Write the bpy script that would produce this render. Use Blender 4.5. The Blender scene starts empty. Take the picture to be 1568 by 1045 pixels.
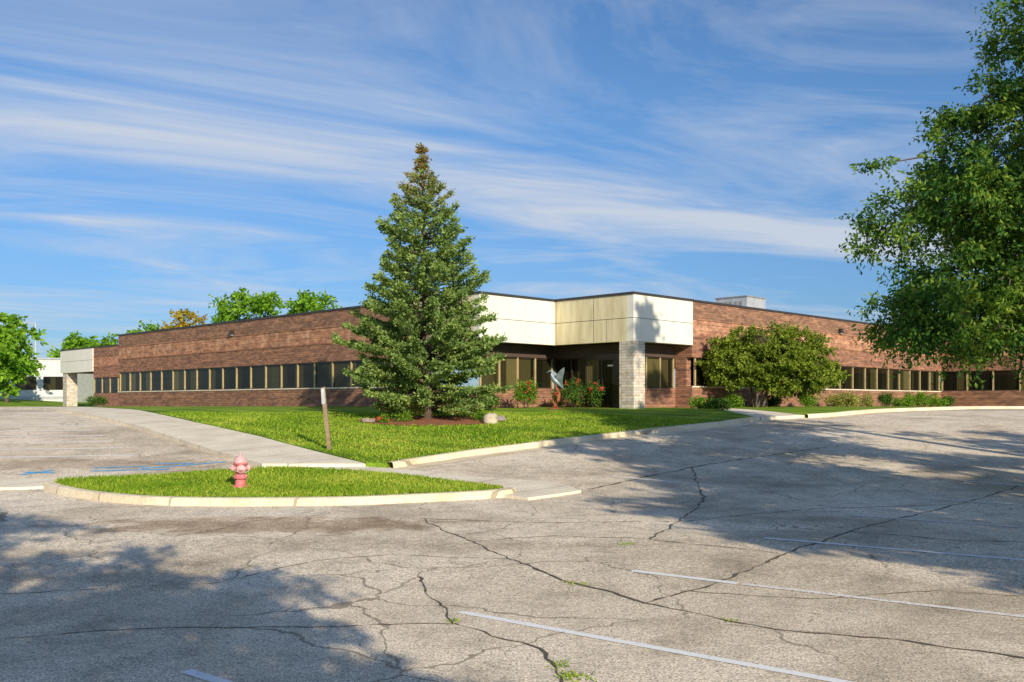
import bpy, bmesh, math, random
import numpy as np
from mathutils import Vector, Matrix
random.seed(3)
scene=bpy.context.scene
R2=math.sqrt(2)
EYE=1.9
# ---------------------------------------------------------------- terrain
_k=[-300,0,10,18.6,25,32,38,45,55,65,100,3000]
_e=[1.9,1.9,1.9,1.8,1.35,.75,.42,.34,.38,.5,.6,.6]
_ty=np.arange(-60,121,1.0)
_tz=np.array([np.mean(EYE-np.interp(np.linspace(y-1.2,y+1.2,7),_k,_e)) for y in _ty])
def G(y): return float(np.interp(y,_ty,_tz))
# ---------------------------------------------------------------- node helpers
def new_mat(name):
    m=bpy.data.materials.new(name); m.use_nodes=True
    nt=m.node_tree; b=nt.nodes['Principled BSDF']
    return m,nt,b
def N(nt,t,**kw):
    n=nt.nodes.new(t)
    for k,v in kw.items(): setattr(n,k,v)
    return n
def rgb(c): return (c[0],c[1],c[2],1)
def noise(nt,vec,scale,detail=4,rough=.55,dist=0):
    n=N(nt,'ShaderNodeTexNoise'); n.inputs['Scale'].default_value=scale
    n.inputs['Detail'].default_value=detail; n.inputs['Roughness'].default_value=rough
    n.inputs['Distortion'].default_value=dist
    if vec is not None: nt.links.new(vec,n.inputs['Vector'])
    return n.outputs['Fac']
def ramp(nt,fac,stops):
    r=N(nt,'ShaderNodeValToRGB'); cr=r.color_ramp
    while len(cr.elements)<len(stops): cr.elements.new(.5)
    for e,(p,c) in zip(cr.elements,stops):
        e.position=p; e.color=rgb(c) if not isinstance(c,(int,float)) else (c,c,c,1)
    nt.links.new(fac,r.inputs[0]); return r.outputs[0]
def mix(nt,fac,a,b,mode='MIX'):
    m=N(nt,'ShaderNodeMix',data_type='RGBA',blend_type=mode)
    for idx,v in ((0,fac),(6,a),(7,b)):
        if isinstance(v,(int,float)): m.inputs[idx].default_value=v if idx==0 else (v,v,v,1)
        elif isinstance(v,(tuple,list)): m.inputs[idx].default_value=rgb(v)
        else: nt.links.new(v,m.inputs[idx])
    return m.outputs[2]
def mth(nt,op,a,b=None,clamp=False):
    m=N(nt,'ShaderNodeMath',operation=op); m.use_clamp=clamp
    for i,v in enumerate((a,b)):
        if v is None: continue
        if isinstance(v,(int,float)): m.inputs[i].default_value=v
        else: nt.links.new(v,m.inputs[i])
    return m.outputs[0]
def bump(nt,b,h,strength=.3,dist=.02):
    n=N(nt,'ShaderNodeBump'); n.inputs['Strength'].default_value=strength; n.inputs['Distance'].default_value=dist
    nt.links.new(h,n.inputs['Height']); nt.links.new(n.outputs[0],b.inputs['Normal'])
def objco(nt): return N(nt,'ShaderNodeTexCoord').outputs['Object']
def worldco(nt): return N(nt,'ShaderNodeNewGeometry').outputs['Position']
def simple(name,c1,c2=None,scale=3,rough=.8,metal=0,bmp=0):
    m,nt,b=new_mat(name); b.inputs['Roughness'].default_value=rough; b.inputs['Metallic'].default_value=metal
    c2=c2 or tuple(x*.75 for x in c1)
    f=noise(nt,objco(nt),scale,3)
    nt.links.new(ramp(nt,f,[(.3,c1),(.7,c2)]),b.inputs['Base Color'])
    if bmp: bump(nt,b,f,bmp)
    return m
# asphalt
def blobmask(nt,sep,cx,cy,rx,ry,warp):
    a=mth(nt,'DIVIDE',mth(nt,'SUBTRACT',sep.outputs[0],cx),rx); b=mth(nt,'DIVIDE',mth(nt,'SUBTRACT',sep.outputs[1],cy),ry)
    d=mth(nt,'ADD',mth(nt,'ADD',mth(nt,'MULTIPLY',a,a),mth(nt,'MULTIPLY',b,b)),mth(nt,'MULTIPLY',warp,2.4))
    return ramp(nt,mth(nt,'MULTIPLY',d,.5),[(.75,1),(1.0,0)])
def mat_asphalt():
    m,nt,b=new_mat('asphalt'); p=worldco(nt)
    big=noise(nt,p,.19,4,.66,.6); mid=noise(nt,p,1.3,4,.7); fine=noise(nt,p,48,2,.8); fin2=noise(nt,p,14,2,.7)
    c=ramp(nt,big,[(.34,(.52,.43,.32)),(.46,(.74,.62,.465)),(.54,(.86,.73,.56)),(.68,(.93,.81,.64))])
    c=mix(nt,1,c,ramp(nt,mid,[(.3,.70),(.5,.98),(.68,1.1)]),'MULTIPLY')
    s=N(nt,'ShaderNodeSeparateXYZ'); nt.links.new(p,s.inputs[0])
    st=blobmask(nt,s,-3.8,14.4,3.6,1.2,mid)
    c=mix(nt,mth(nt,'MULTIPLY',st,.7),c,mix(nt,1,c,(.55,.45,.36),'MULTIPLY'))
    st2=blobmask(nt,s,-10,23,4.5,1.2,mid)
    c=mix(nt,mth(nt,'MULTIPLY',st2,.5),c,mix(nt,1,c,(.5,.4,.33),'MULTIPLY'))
    c=mix(nt,1,c,ramp(nt,fine,[(.34,.34),(.5,1.0),(.64,1.4)]),'MULTIPLY')
    c=mix(nt,1,c,ramp(nt,fin2,[(.35,.8),(.6,1.08)]),'MULTIPLY')
    nn=N(nt,'ShaderNodeTexNoise'); nn.inputs['Scale'].default_value=.9; nn.inputs['Detail'].default_value=4; nt.links.new(p,nn.inputs['Vector'])
    vm=N(nt,'ShaderNodeVectorMath',operation='MULTIPLY_ADD'); nt.links.new(nn.outputs['Color'],vm.inputs[0]); vm.inputs[1].default_value=(1.1,1.1,0); nt.links.new(p,vm.inputs[2])
    fl=N(nt,'ShaderNodeVectorMath',operation='MULTIPLY'); nt.links.new(vm.outputs[0],fl.inputs[0]); fl.inputs[1].default_value=(1,1,0)
    for sc,w,lo,hi in ((.42,.0042,.44,.50),(1.2,.006,.54,.59)):
        v=N(nt,'ShaderNodeTexVoronoi',feature='DISTANCE_TO_EDGE'); v.inputs['Scale'].default_value=sc
        nt.links.new(fl.outputs[0],v.inputs['Vector'])
        crack=mth(nt,'LESS_THAN',v.outputs['Distance'],w)
        mask=ramp(nt,big if sc<1 else mid,[(lo,0),(hi,1)])
        c=mix(nt,mth(nt,'MULTIPLY',mth(nt,'MULTIPLY',crack,mask),.6),c,(.16,.125,.085))
    nt.links.new(c,b.inputs['Base Color']); b.inputs['Roughness'].default_value=.95
    b.inputs['Specular IOR Level'].default_value=.05
    bump(nt,b,fine,.5,.008); return m
def mat_concrete(name='concrete',c1=(.93,.83,.65),c2=(.75,.64,.48)):
    m,nt,b=new_mat(name); p=worldco(nt)
    c=ramp(nt,noise(nt,p,.9,4,.7),[(.3,c2),(.6,c1)])
    c=mix(nt,1,c,ramp(nt,noise(nt,p,30,2,.7),[(.35,.8),(.6,1.05)]),'MULTIPLY')
    rot=N(nt,'ShaderNodeMapping'); rot.inputs['Rotation'].default_value=(0,0,math.radians(-45)); nt.links.new(p,rot.inputs[0])
    sx=N(nt,'ShaderNodeSeparateXYZ'); nt.links.new(rot.outputs[0],sx.inputs[0])
    j=mth(nt,'LESS_THAN',mth(nt,'FRACT',mth(nt,'MULTIPLY',sx.outputs[1],.62)),.022)
    c=mix(nt,mth(nt,'MULTIPLY',j,.55),c,(.1,.085,.06))
    nt.links.new(c,b.inputs['Base Color']); b.inputs['Roughness'].default_value=.9; b.inputs['Specular IOR Level'].default_value=.1
    return m
def mat_grass():
    m,nt,b=new_mat('lawn_grass'); p=worldco(nt)
    c=ramp(nt,noise(nt,p,.5,4,.6),[(.3,(.13,.25,.02)),(.55,(.24,.37,.03)),(.75,(.40,.44,.07))])
    c=mix(nt,1,c,ramp(nt,noise(nt,p,14,3,.8),[(.3,.5),(.65,1.2)]),'MULTIPLY')
    rot=N(nt,'ShaderNodeMapping'); rot.inputs['Rotation'].default_value=(0,0,math.radians(-52)); nt.links.new(p,rot.inputs[0])
    sx=N(nt,'ShaderNodeSeparateXYZ'); nt.links.new(rot.outputs[0],sx.inputs[0])
    s=mth(nt,'SINE',mth(nt,'MULTIPLY',sx.outputs[0],4.2))
    c=mix(nt,1,c,ramp(nt,mth(nt,'MULTIPLY_ADD',s,.5),[(.2,.74),(.8,1.14)]),'MULTIPLY')
    nt.links.new(c,b.inputs['Base Color']); b.inputs['Roughness'].default_value=.9; b.inputs['Specular IOR Level'].default_value=.1
    return m
def mat_leaf(name,dark,mid,light,trans=.3,nscale=1.2,extra=None,rw=.5):
    m,nt,b=new_mat(name)
    g=N(nt,'ShaderNodeNewGeometry')
    f=mth(nt,'ADD',mth(nt,'MULTIPLY',g.outputs['Random Per Island'],rw),mth(nt,'MULTIPLY',noise(nt,g.outputs['Position'],nscale,1),1.15-rw))
    c=ramp(nt,f,[(.3,dark),(.58,mid),(.85,light)])
    if extra:
        zlo,zhi,col,am=extra
        s=N(nt,'ShaderNodeSeparateXYZ'); nt.links.new(g.outputs['Position'],s.inputs[0])
        mr=N(nt,'ShaderNodeMapRange'); mr.inputs[1].default_value=zlo; mr.inputs[2].default_value=zhi; nt.links.new(s.outputs[2],mr.inputs[0])
        k=mth(nt,'MULTIPLY',mth(nt,'MULTIPLY',mr.outputs[0],am),mth(nt,'GREATER_THAN',g.outputs['Random Per Island'],.45))
        c=mix(nt,k,c,col)
    df=N(nt,'ShaderNodeBsdfDiffuse'); nt.links.new(c,df.inputs[0])
    nt.nodes.remove(b)
    tr=N(nt,'ShaderNodeBsdfTranslucent'); nt.links.new(mix(nt,1,c,(1.3,1.25,.6),'MULTIPLY'),tr.inputs[0])
    ms=N(nt,'ShaderNodeMixShader'); ms.inputs[0].default_value=trans
    nt.links.new(df.outputs[0],ms.inputs[1]); nt.links.new(tr.outputs[0],ms.inputs[2])
    nt.links.new(ms.outputs[0],nt.nodes['Material Output'].inputs[0]); return m
def mat_brick():
    m,nt,b=new_mat('brick'); o=objco(nt)
    s=N(nt,'ShaderNodeSeparateXYZ'); nt.links.new(o,s.inputs[0])
    u=mth(nt,'ADD',s.outputs[0],s.outputs[1]); z=s.outputs[2]
    cb=N(nt,'ShaderNodeCombineXYZ'); nt.links.new(u,cb.inputs[0]); nt.links.new(z,cb.inputs[1])
    bt=N(nt,'ShaderNodeTexBrick'); nt.links.new(cb.outputs[0],bt.inputs['Vector'])
    for k,v in (('Scale',1),('Mortar Size',.012),('Brick Width',.3),('Row Height',.1),('Bias',-.1)): bt.inputs[k].default_value=v
    bt.inputs['Color1'].default_value=rgb((.60,.26,.14)); bt.inputs['Color2'].default_value=rgb((.28,.125,.085)); bt.inputs['Mortar'].default_value=rgb((.24,.16,.115))
    c=bt.outputs['Color']
    stv=N(nt,'ShaderNodeMapping'); stv.inputs['Scale'].default_value=(.5,3.0,1); nt.links.new(cb.outputs[0],stv.inputs[0])
    c=mix(nt,1,c,ramp(nt,noise(nt,stv.outputs[0],1.4,4,.78),[(.3,.62),(.5,.98),(.66,1.25)]),'MULTIPLY')
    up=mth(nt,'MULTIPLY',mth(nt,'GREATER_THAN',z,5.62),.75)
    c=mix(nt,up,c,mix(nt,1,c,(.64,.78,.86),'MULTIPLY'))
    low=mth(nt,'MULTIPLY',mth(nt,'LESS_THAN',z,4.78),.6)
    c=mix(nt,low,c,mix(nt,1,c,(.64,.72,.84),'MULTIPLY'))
    eff=mth(nt,'MULTIPLY',mth(nt,'MULTIPLY',mth(nt,'GREATER_THAN',z,4.85),mth(nt,'LESS_THAN',z,5.6)),
        ramp(nt,noise(nt,cb.outputs[0],1.6,6,.8),[(.48,0),(.6,.6)]))
    c=mix(nt,eff,c,(.78,.46,.29))
    ln=mth(nt,'LESS_THAN',mth(nt,'FRACT',mth(nt,'MULTIPLY',z,3.333)),.14)
    c=mix(nt,mth(nt,'MULTIPLY',ln,.4),c,(.12,.07,.05))
    nt.links.new(c,b.inputs['Base Color']); b.inputs['Roughness'].default_value=.85; b.inputs['Specular IOR Level'].default_value=.2
    return m
def mat_stone():
    m,nt,b=new_mat('stacked_stone'); o=objco(nt)
    s=N(nt,'ShaderNodeSeparateXYZ'); nt.links.new(o,s.inputs[0])
    cb=N(nt,'ShaderNodeCombineXYZ'); nt.links.new(mth(nt,'ADD',s.outputs[0],s.outputs[1]),cb.inputs[0]); nt.links.new(s.outputs[2],cb.inputs[1])
    bt=N(nt,'ShaderNodeTexBrick'); nt.links.new(cb.outputs[0],bt.inputs['Vector']); bt.offset=.4; bt.squash=.7
    for k,v in (('Scale',1),('Mortar Size',.012),('Brick Width',.36),('Row Height',.12)): bt.inputs[k].default_value=v
    bt.inputs['Color1'].default_value=rgb((.80,.72,.60)); bt.inputs['Color2'].default_value=rgb((.36,.34,.34)); bt.inputs['Mortar'].default_value=rgb((.22,.18,.14))
    c=mix(nt,.45,bt.outputs['Color'],ramp(nt,noise(nt,cb.outputs[0],4,3,.7),[(.35,(.50,.31,.16)),(.5,(.75,.65,.5)),(.65,(.82,.80,.78))]))
    nt.links.new(c,b.inputs['Base Color']); b.inputs['Roughness'].default_value=.85
    bump(nt,b,bt.outputs['Fac'],-.8,.02); return m
def mat_stucco(name,c1,c2):
    m,nt,b=new_mat(name); o=objco(nt)
    mp=N(nt,'ShaderNodeMapping'); mp.inputs['Scale'].default_value=(2.2,2.2,.35); nt.links.new(o,mp.inputs[0])
    c=ramp(nt,noise(nt,mp.outputs[0],1.2,5,.7),[(.35,c1),(.7,c2)])
    nt.links.new(c,b.inputs['Base Color']); b.inputs['Roughness'].default_value=.85
    return m
def mat_glass():
    m,nt,b=new_mat('window_glass'); o=objco(nt)
    s=N(nt,'ShaderNodeSeparateXYZ'); nt.links.new(o,s.inputs[0])
    u=mth(nt,'ADD',s.outputs[0],s.outputs[1])
    cell=mth(nt,'FLOOR',mth(nt,'MULTIPLY',u,2/1.55))
    wn=N(nt,'ShaderNodeTexWhiteNoise',noise_dimensions='1D'); nt.links.new(cell,wn.inputs['W'])
    c=ramp(nt,wn.outputs['Value'],[(.0,(.008,.008,.006)),(.5,(.022,.021,.010)),(.8,(.06,.054,.022)),(1,(.14,.12,.05))])
    st=ramp(nt,mth(nt,'FRACT',mth(nt,'MULTIPLY',u,9)),[(.3,.7),(.6,1.1)])
    c=mix(nt,1,c,st,'MULTIPLY')
    nt.links.new(c,b.inputs['Base Color']); b.inputs['Roughness'].default_value=.04; b.inputs['Specular IOR Level'].default_value=.25
    return m
def mat_paint(name,c,wear=.5):
    m,nt,b=new_mat(name); p=worldco(nt)
    f=ramp(nt,noise(nt,p,22,3,.8),[(wear-.06,0),(wear+.06,1)])
    nt.links.new(mix(nt,f,c,(.6,.5,.38)),b.inputs['Base Color']); b.inputs['Roughness'].default_value=.8
    return m
M={}
M['asphalt']=mat_asphalt(); M['conc']=mat_concrete(); M['curb']=mat_concrete('kerb_concrete',(.90,.77,.56),(.68,.56,.38)); M['grass']=mat_grass()
M['brick']=mat_brick(); M['stone']=mat_stone(); M['cream']=mat_stucco('cream_stucco',(.84,.81,.73),(.77,.74,.64)); M['beige']=mat_stucco('weathered_stucco',(.86,.76,.50),(.58,.48,.28))
M['glass']=mat_glass(); M['coping']=simple('dark_coping',(.05,.045,.04),rough=.5)
M['frame']=simple('tan_frame',(.54,.41,.21),rough=.5); M['dframe']=simple('bronze_frame',(.05,.035,.025),rough=.4)
M['soffit']=simple('soffit',(.10,.065,.05)); M['roofm']=simple('roof_membrane',(.3,.3,.3))  # soffit brown also paints shade onto the upper entry recess walls
M['mulch']=simple('mulch',(.46,.17,.075),(.16,.06,.03),scale=9,rough=.95,bmp=.8)
M['bark']=simple('bark',(.17,.13,.095),(.08,.06,.045),scale=14,rough=.95,bmp=.6)
M['white']=mat_paint('white_line_paint',(.95,.94,.92),.64); M['whitew']=mat_paint('worn_line_paint',(.94,.91,.86),.55); M['blue']=mat_paint('blue_line_paint',(.04,.45,.88),.6)
M['crack']=simple('crack_filler',(.09,.07,.045),(.16,.13,.085),scale=20)
M['galv']=simple('galvanised_metal',(.6,.62,.63),rough=.5,metal=.3)
M['lblade']=mat_leaf('grass_blades',(.14,.26,.02),(.28,.42,.035),(.54,.56,.10),.3,.5)
# ---------------------------------------------------------------- mesh helpers
def link(o,parent=None):
    scene.collection.objects.link(o)
    if parent is not None: o.parent=parent
    return o
def empty(name,loc=(0,0,0),rz=0):
    e=bpy.data.objects.new(name,None); e.location=loc; e.rotation_euler=(0,0,rz); e.empty_display_size=.3
    return link(e)
def mesh_obj(name,verts,faces,mats,parent=None,fm=None,smooth=False):
    me=bpy.data.meshes.new(name); me.from_pydata([tuple(v) for v in verts],[],faces)
    if not isinstance(mats,(list,tuple)): mats=[mats]
    for m in mats: me.materials.append(m)
    if fm is not None: me.polygons.foreach_set('material_index',fm)
    if smooth: me.polygons.foreach_set('use_smooth',[True]*len(me.polygons))
    me.update(); return link(bpy.data.objects.new(name,me),parent)
class MB:
    def __init__(s): s.v=[]; s.f=[]; s.m=[]
    def add(s,vs,fs,mi=0):
        o=len(s.v); s.v+=[tuple(v) for v in vs]; s.f+=[tuple(i+o for i in f) for f in fs]; s.m+=[mi]*len(fs)
    def box(s,x0,x1,y0,y1,z0,z1,mi=0):
        s.add([(x0,y0,z0),(x1,y0,z0),(x1,y1,z0),(x0,y1,z0),(x0,y0,z1),(x1,y0,z1),(x1,y1,z1),(x0,y1,z1)],
              [(0,3,2,1),(4,5,6,7),(0,1,5,4),(1,2,6,5),(2,3,7,6),(3,0,4,7)],mi)
    def tube(s,pts,rad,n=7,mi=0):
        pts=[Vector(p) for p in pts]; vs=[]; fs=[]
        for i,p in enumerate(pts):
            d=(pts[min(i+1,len(pts)-1)]-pts[max(i-1,0)]).normalized()
            a=d.cross(Vector((0,0,1))) if abs(d.z)<.9 else d.cross(Vector((1,0,0)))
            a.normalize(); b=d.cross(a); r=rad[i] if hasattr(rad,'__len__') else rad
            for k in range(n):
                t=2*math.pi*k/n; vs.append(p+a*math.cos(t)*r+b*math.sin(t)*r)
        for i in range(len(pts)-1):
            for k in range(n):
                k2=(k+1)%n; fs.append((i*n+k,i*n+k2,(i+1)*n+k2,(i+1)*n+k))
        fs.append(tuple(range(n-1,-1,-1))); fs.append(tuple((len(pts)-1)*n+k for k in range(n)))
        s.add(vs,fs,mi)
    def lathe(s,prof,n=20,mi=0,mat=None,org=(0,0,0)):
        pts=[]; fs=[]
        for r,z in prof:
            for k in range(n):
                t=2*math.pi*k/n; p=Vector((r*math.cos(t),r*math.sin(t),z))
                if mat: p=mat@p
                pts.append(p+Vector(org))
        for i in range(len(prof)-1):
            for k in range(n):
                k2=(k+1)%n; fs.append((i*n+k,i*n+k2,(i+1)*n+k2,(i+1)*n+k))
        fs.append(tuple(range(n-1,-1,-1))); fs.append(tuple((len(prof)-1)*n+k for k in range(n)))
        s.add(pts,fs,mi)
    def obj(s,name,mats,parent=None,smooth=False): return mesh_obj(name,s.v,s.f,mats,parent,s.m,smooth)
def fast_quads(name,V,mat,parent=None):
    n=len(V); me=bpy.data.meshes.new(name)
    me.vertices.add(n*4); me.vertices.foreach_set('co',V.astype(np.float32).ravel())
    me.loops.add(n*4); me.loops.foreach_set('vertex_index',np.arange(n*4,dtype=np.int32))
    me.polygons.add(n); me.polygons.foreach_set('loop_start',np.arange(0,n*4,4,dtype=np.int32))
    try: me.polygons.foreach_set('loop_total',np.full(n,4,dtype=np.int32))
    except Exception: pass
    me.materials.append(mat); me.update(calc_edges=True)
    return link(bpy.data.objects.new(name,me),parent)
def nrm(a): return a/np.maximum(np.linalg.norm(a,axis=-1,keepdims=True),1e-6)
def leaves(P,D,L,W,rng):
    """diamond leaves at P pointing along D"""
    n=len(P); D=nrm(D); S=nrm(np.cross(D,rng.normal(size=(n,3))))
    L=np.asarray(L).reshape(-1,1)*np.ones((n,1)); W=np.asarray(W).reshape(-1,1)*np.ones((n,1))
    mid=P+D*L*.45
    return np.stack([P,mid+S*W*.5,P+D*L,mid-S*W*.5],axis=1)
def catmull(pts,n=6,closed=False):
    P=[np.array(p,float) for p in pts]; out=[]; m=len(P)
    rng_=range(m) if closed else range(m-1)
    for i in rng_:
        if closed: a,b,c,d=P[(i-1)%m],P[i],P[(i+1)%m],P[(i+2)%m]
        else: a,b,c,d=P[max(i-1,0)],P[i],P[i+1],P[min(i+2,m-1)]
        for k in range(n):
            t=k/n; out.append(.5*((2*b)+(-a+c)*t+(2*a-5*b+4*c-d)*t*t+(-a+3*b-3*c+d)*t**3))
    if not closed: out.append(P[-1])
    return [tuple(p) for p in out]
def drape(name,poly,off,mat,skirt=0,parent=None):
    bm=bmesh.new(); vs=[bm.verts.new((x,y,0)) for x,y in poly]; f=bm.faces.new(vs)
    bm.normal_update()
    if f.normal.z<0: f.normal_flip()
    bmesh.ops.triangulate(bm,faces=bm.faces[:])
    ys=[p[1] for p in poly]
    for y in range(int(math.floor(min(ys))),int(math.ceil(max(ys)))+1):
        if y>120: break
        bmesh.ops.bisect_plane(bm,geom=bm.verts[:]+bm.edges[:]+bm.faces[:],plane_co=(0,y,0),plane_no=(0,1,0),dist=1e-5)
    for v in bm.verts: v.co.z=G(v.co.y)+off
    if skirt:
        be=[e for e in bm.edges if e.is_boundary]
        r=bmesh.ops.extrude_edge_only(bm,edges=be)
        for g in r['geom']:
            if isinstance(g,bmesh.types.BMVert): g.co.z-=skirt
    me=bpy.data.meshes.new(name); bm.to_mesh(me); bm.free(); me.materials.append(mat)
    return link(bpy.data.objects.new(name,me),parent)
def resample(path,step):
    out=[np.array(path[0],float)]
    for a,b in zip(path[:-1],path[1:]):
        a=np.array(a,float); b=np.array(b,float); n=max(1,int(np.linalg.norm(b-a)/step))
        for k in range(1,n+1): out.append(a+(b-a)*k/n)
    return out
def ribbon(mb,path,prof,step=.4,mi=0):
    P=resample(path,step); vs=[]; fs=[]; k=len(prof)
    for i,p in enumerate(P):
        d=P[min(i+1,len(P)-1)]-P[max(i-1,0)]; d/=np.linalg.norm(d); r=np.array((d[1],-d[0]))
        for o,h in prof:
            q=p+r*o; vs.append((q[0],q[1],G(q[1])+h))
    for i in range(len(P)-1):
        for j in range(k-1): fs.append((i*k+j,i*k+j+1,(i+1)*k+j+1,(i+1)*k+j))
    mb.add(vs,fs,mi)
# ---------------------------------------------------------------- ground
xs=[-1500,-400,-150,-80,-40,-20,0,20,40,80,150,400,1500]
ysg=[-300,-120]+list(range(-60,121))+[160,260,500,1200,3000]
vs=[(x,y,G(y)) for y in ysg for x in xs]; nx=len(xs)
fs=[(j*nx+i,j*nx+i+1,(j+1)*nx+i+1,(j+1)*nx+i) for j in range(len(ysg)-1) for i in range(nx-1)]
mesh_obj('ground_asphalt',vs,fs,M['asphalt'])
drape('far_lawn_ground',[(-900,92),(900,92),(900,118),(-900,118)],.03,M['grass'])
mesh_obj('far_field_ground',[(-1500,117,1.34),(1500,117,1.34),(1500,2900,1.36),(-1500,2900,1.36)],[(0,1,2,3)],M['grass'])
hv=[];hf=[];hn=24
for j in range(8):
    for i in range(hn):
        x=-150+i*5; y=74+j*5; t=min(1,j/4.0); h=1.0*(t*t*(3-2*t))
        hv.append((x,y,1.31+h*min(1,(hn-1-i)/4.0)))
hf=[(j*hn+i,j*hn+i+1,(j+1)*hn+i+1,(j+1)*hn+i) for j in range(7) for i in range(hn-1)]
mesh_obj('grass_hill',hv,hf,M['grass'],smooth=True)
# lawns
lawn=[(-3.4,22.3),(-3.0,22.25),(-2.5,22.9),(-1.08,24.7),(1.2,26.9),(4.4,29.7),(6.8,31.6),(8.6,33.8),(8.3,38),(7.6,42.0),(4.5,46),(-10,52),(-27.5,67),(-33.5,68),(-26,53.5),(-15.5,39),(-10.4,31.6),(-7.3,27.8)]
drape('front_lawn',lawn,.13,M['grass'],.2)
rlawn=[(10.7,35.0),(12,35.9),(16,39.8),(22,45.8),(30,53.8),(40,63.8),(45,78),(36,72),(9.6,44.6),(9.8,38)]
drape('side_lawn',rlawn,.13,M['grass'],.2)
island=catmull([(-9.28,19.46),(-8.06,20.2),(-5.6,21.35),(-3.2,20.95),(-1.1,19.5),(-.24,18.7),(-.35,18.15),(-1.72,17.5),(-3.28,17.0),(-5.96,17.0),(-7.9,18.0)],5,True)
drape('island_grass',island,.125,M['grass'],.12)
# pavements
sw=[(-3.4,22.2),(-3.5,22.4),(-7.4,27.9),(-10.5,31.7),(-15.6,39.1),(-26.1,53.6),(-33.6,68),(-38,68),(-27.9,52),(-17.2,37.5),(-12.4,31.2),(-9.6,27.4),(-5.8,22.2)]
drape('sidewalk',sw,.115,M['conc'],.2)
apron=[(-5.8,22.2),(-3.4,22.2),(-2.7,21.9),(-.9,20.7),(1.0,19.8),(1.35,18.7),(.3,17.6),(-.3,18.2),(-1.0,19.2),(-3.2,20.6),(-5.6,21.0),(-8.0,19.8),(-9.6,19.2),(-11.2,18.9),(-12.5,19.4),(-12.5,20.0),(-10.2,20.4),(-8.4,20.8)]
drape('sidewalk_apron',apron,.05,M['conc'],.08)
drape('entry_walk',[(8.6,33.8),(10.7,35.0),(9.8,38),(9.4,43.5),(7.5,42)],.11,M['conc'],.2)
# kerbs
kb=MB()
kp=[(-.02,.125),(0,.14),(.15,.14),(.18,.12),(.20,.0)]
isl=catmull([(-9.0,19.75),(-9.3,19.4),(-7.9,18.0),(-5.96,17.0),(-3.28,17.0),(-1.72,17.5),(-.35,18.15),(-.1,18.5)],8)
ribbon(kb,isl,kp,.25)
kp2=[(-.02,.13),(0,.145),(.13,.145),(.16,.12),(.18,.012),(.62,.008)]
ribbon(kb,[(-2.9,22.3),(-2.5,22.9),(-1.08,24.7),(1.2,26.9),(4.4,29.7),(6.8,31.6),(8.6,33.8)],kp2,.4)
ribbon(kb,[(8.6,33.8),(9.7,34.2),(10.7,35.0)],[(0,.012),(.2,.012),(.6,.008)],.3)
ribbon(kb,[(10.7,35.0),(12,35.9),(16,39.8),(22,45.8),(30,53.8),(40,63.8)],kp2,.4)
kb.obj('kerb',M['curb'])
# painted markings
lines=MB()
def stripe(a,b,w=.1,mi=0): ribbon(lines,[a,b],[(-w/2,.006),(w/2,.006)],.3,mi)
stripe((-.47,8.64),(3.4,5.55)); stripe((1.34,10.7),(2.35,9.98),.11); stripe((2.4,9.95),(6.6,7.0),.1,1); stripe((3.45,13.1),(8.8,9.6),.11); stripe((5.5,15.5),(10.5,12.1),.11,1)
stripe((7.6,17.9),(12.4,14.6),.12,1); stripe((-2.3,6.75),(1.2,3.9),.1); stripe((9.6,20.3),(14.4,17.0),.12,1); stripe((4.2,19.6),(2.2,21),.12,1)
for y in (24.6,26.1,27.5,28.9,30.3,31.8,33.4,35.0,37.0,40,43,47): 
    xe=-6.6-(y-22.2)*.62-1.6; stripe((xe,y),(xe-4.5,y-.5),.2,1); stripe((xe-5.3,y-.6),(xe-11,y-1.0),.2,1)
for (a,b) in (((-10.9,21.2),(-10.5,21.9)),((-11.0,21.6),(-10.3,21.5)),((-9.8,22.3),(-8.6,22.6)),((-8.6,22.2),(-7.6,22.9)),((-9.6,21.8),(-7.9,22.1)),((-7.6,22.9),(-7.0,23.4)),((-8.6,23.0),(-7.7,23.1)),((-13.2,22.6),(-12.2,22.8))):
    stripe(a,b,.14,2)
lines.obj('parking_lines',[M['white'],M['whitew'],M['blue']])
# cracks
ck=MB(); rr=random.Random(5)
def crack(path,w=.028):
    P=resample(path,.12); vs=[];fs=[]; jx=0;jy=0
    for i,p in enumerate(P):
        jx=jx*.8+rr.uniform(-.03,.03); jy=jy*.8+rr.uniform(-.03,.03)
        d=P[min(i+1,len(P)-1)]-P[max(i-1,0)]; d/=np.linalg.norm(d); r=np.array((d[1],-d[0])); ww=w*rr.uniform(.15,1.3)*.5
        q=p+np.array((jx,jy))
        for s in (-1,1):
            e=q+r*s*ww; vs.append((e[0],e[1],G(e[1])+.004))
    for i in range(len(P)-1): fs.append((2*i,2*i+1,2*i+3,2*i+2))
    ck.add(vs,fs)
crack([(-1.02,10.35),(-.73,9.0),(-.47,8.2),(-.13,7.75),(.23,7.34),(.36,6.49),(.5,5.5)],.03)
crack([(0,11.4),(.53,10.15),(.89,9.63),(1.23,9.0),(1.62,8.6),(2.26,7.97),(3.17,7.54),(3.78,7.06),(5,6.6)],.045)
crack([(1.23,9.0),(1.75,9.63),(2.29,10.3),(3.35,11.8),(4.83,13.7),(6.5,15.5),(10.7,20)],.045)
crack([(-1.38,15.1),(-1.0,13.8),(-.56,12.8),(0,11.4)],.03)
crack([(1.52,19.2),(4.24,22.5),(5.8,24),(9,26.5)],.07)
crack([(-6,9.2),(-3.9,9.8),(-3.1,9.98),(-2.37,11.4),(-1.48,11.8),(0,11.4)],.022)
crack([(-.56,12.8),(.6,13.3),(1.9,13.0),(3.35,11.8)],.025)
crack([(1.9,13.0),(2.6,14.8),(3.5,17.5),(4.24,22.5)],.04)
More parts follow.
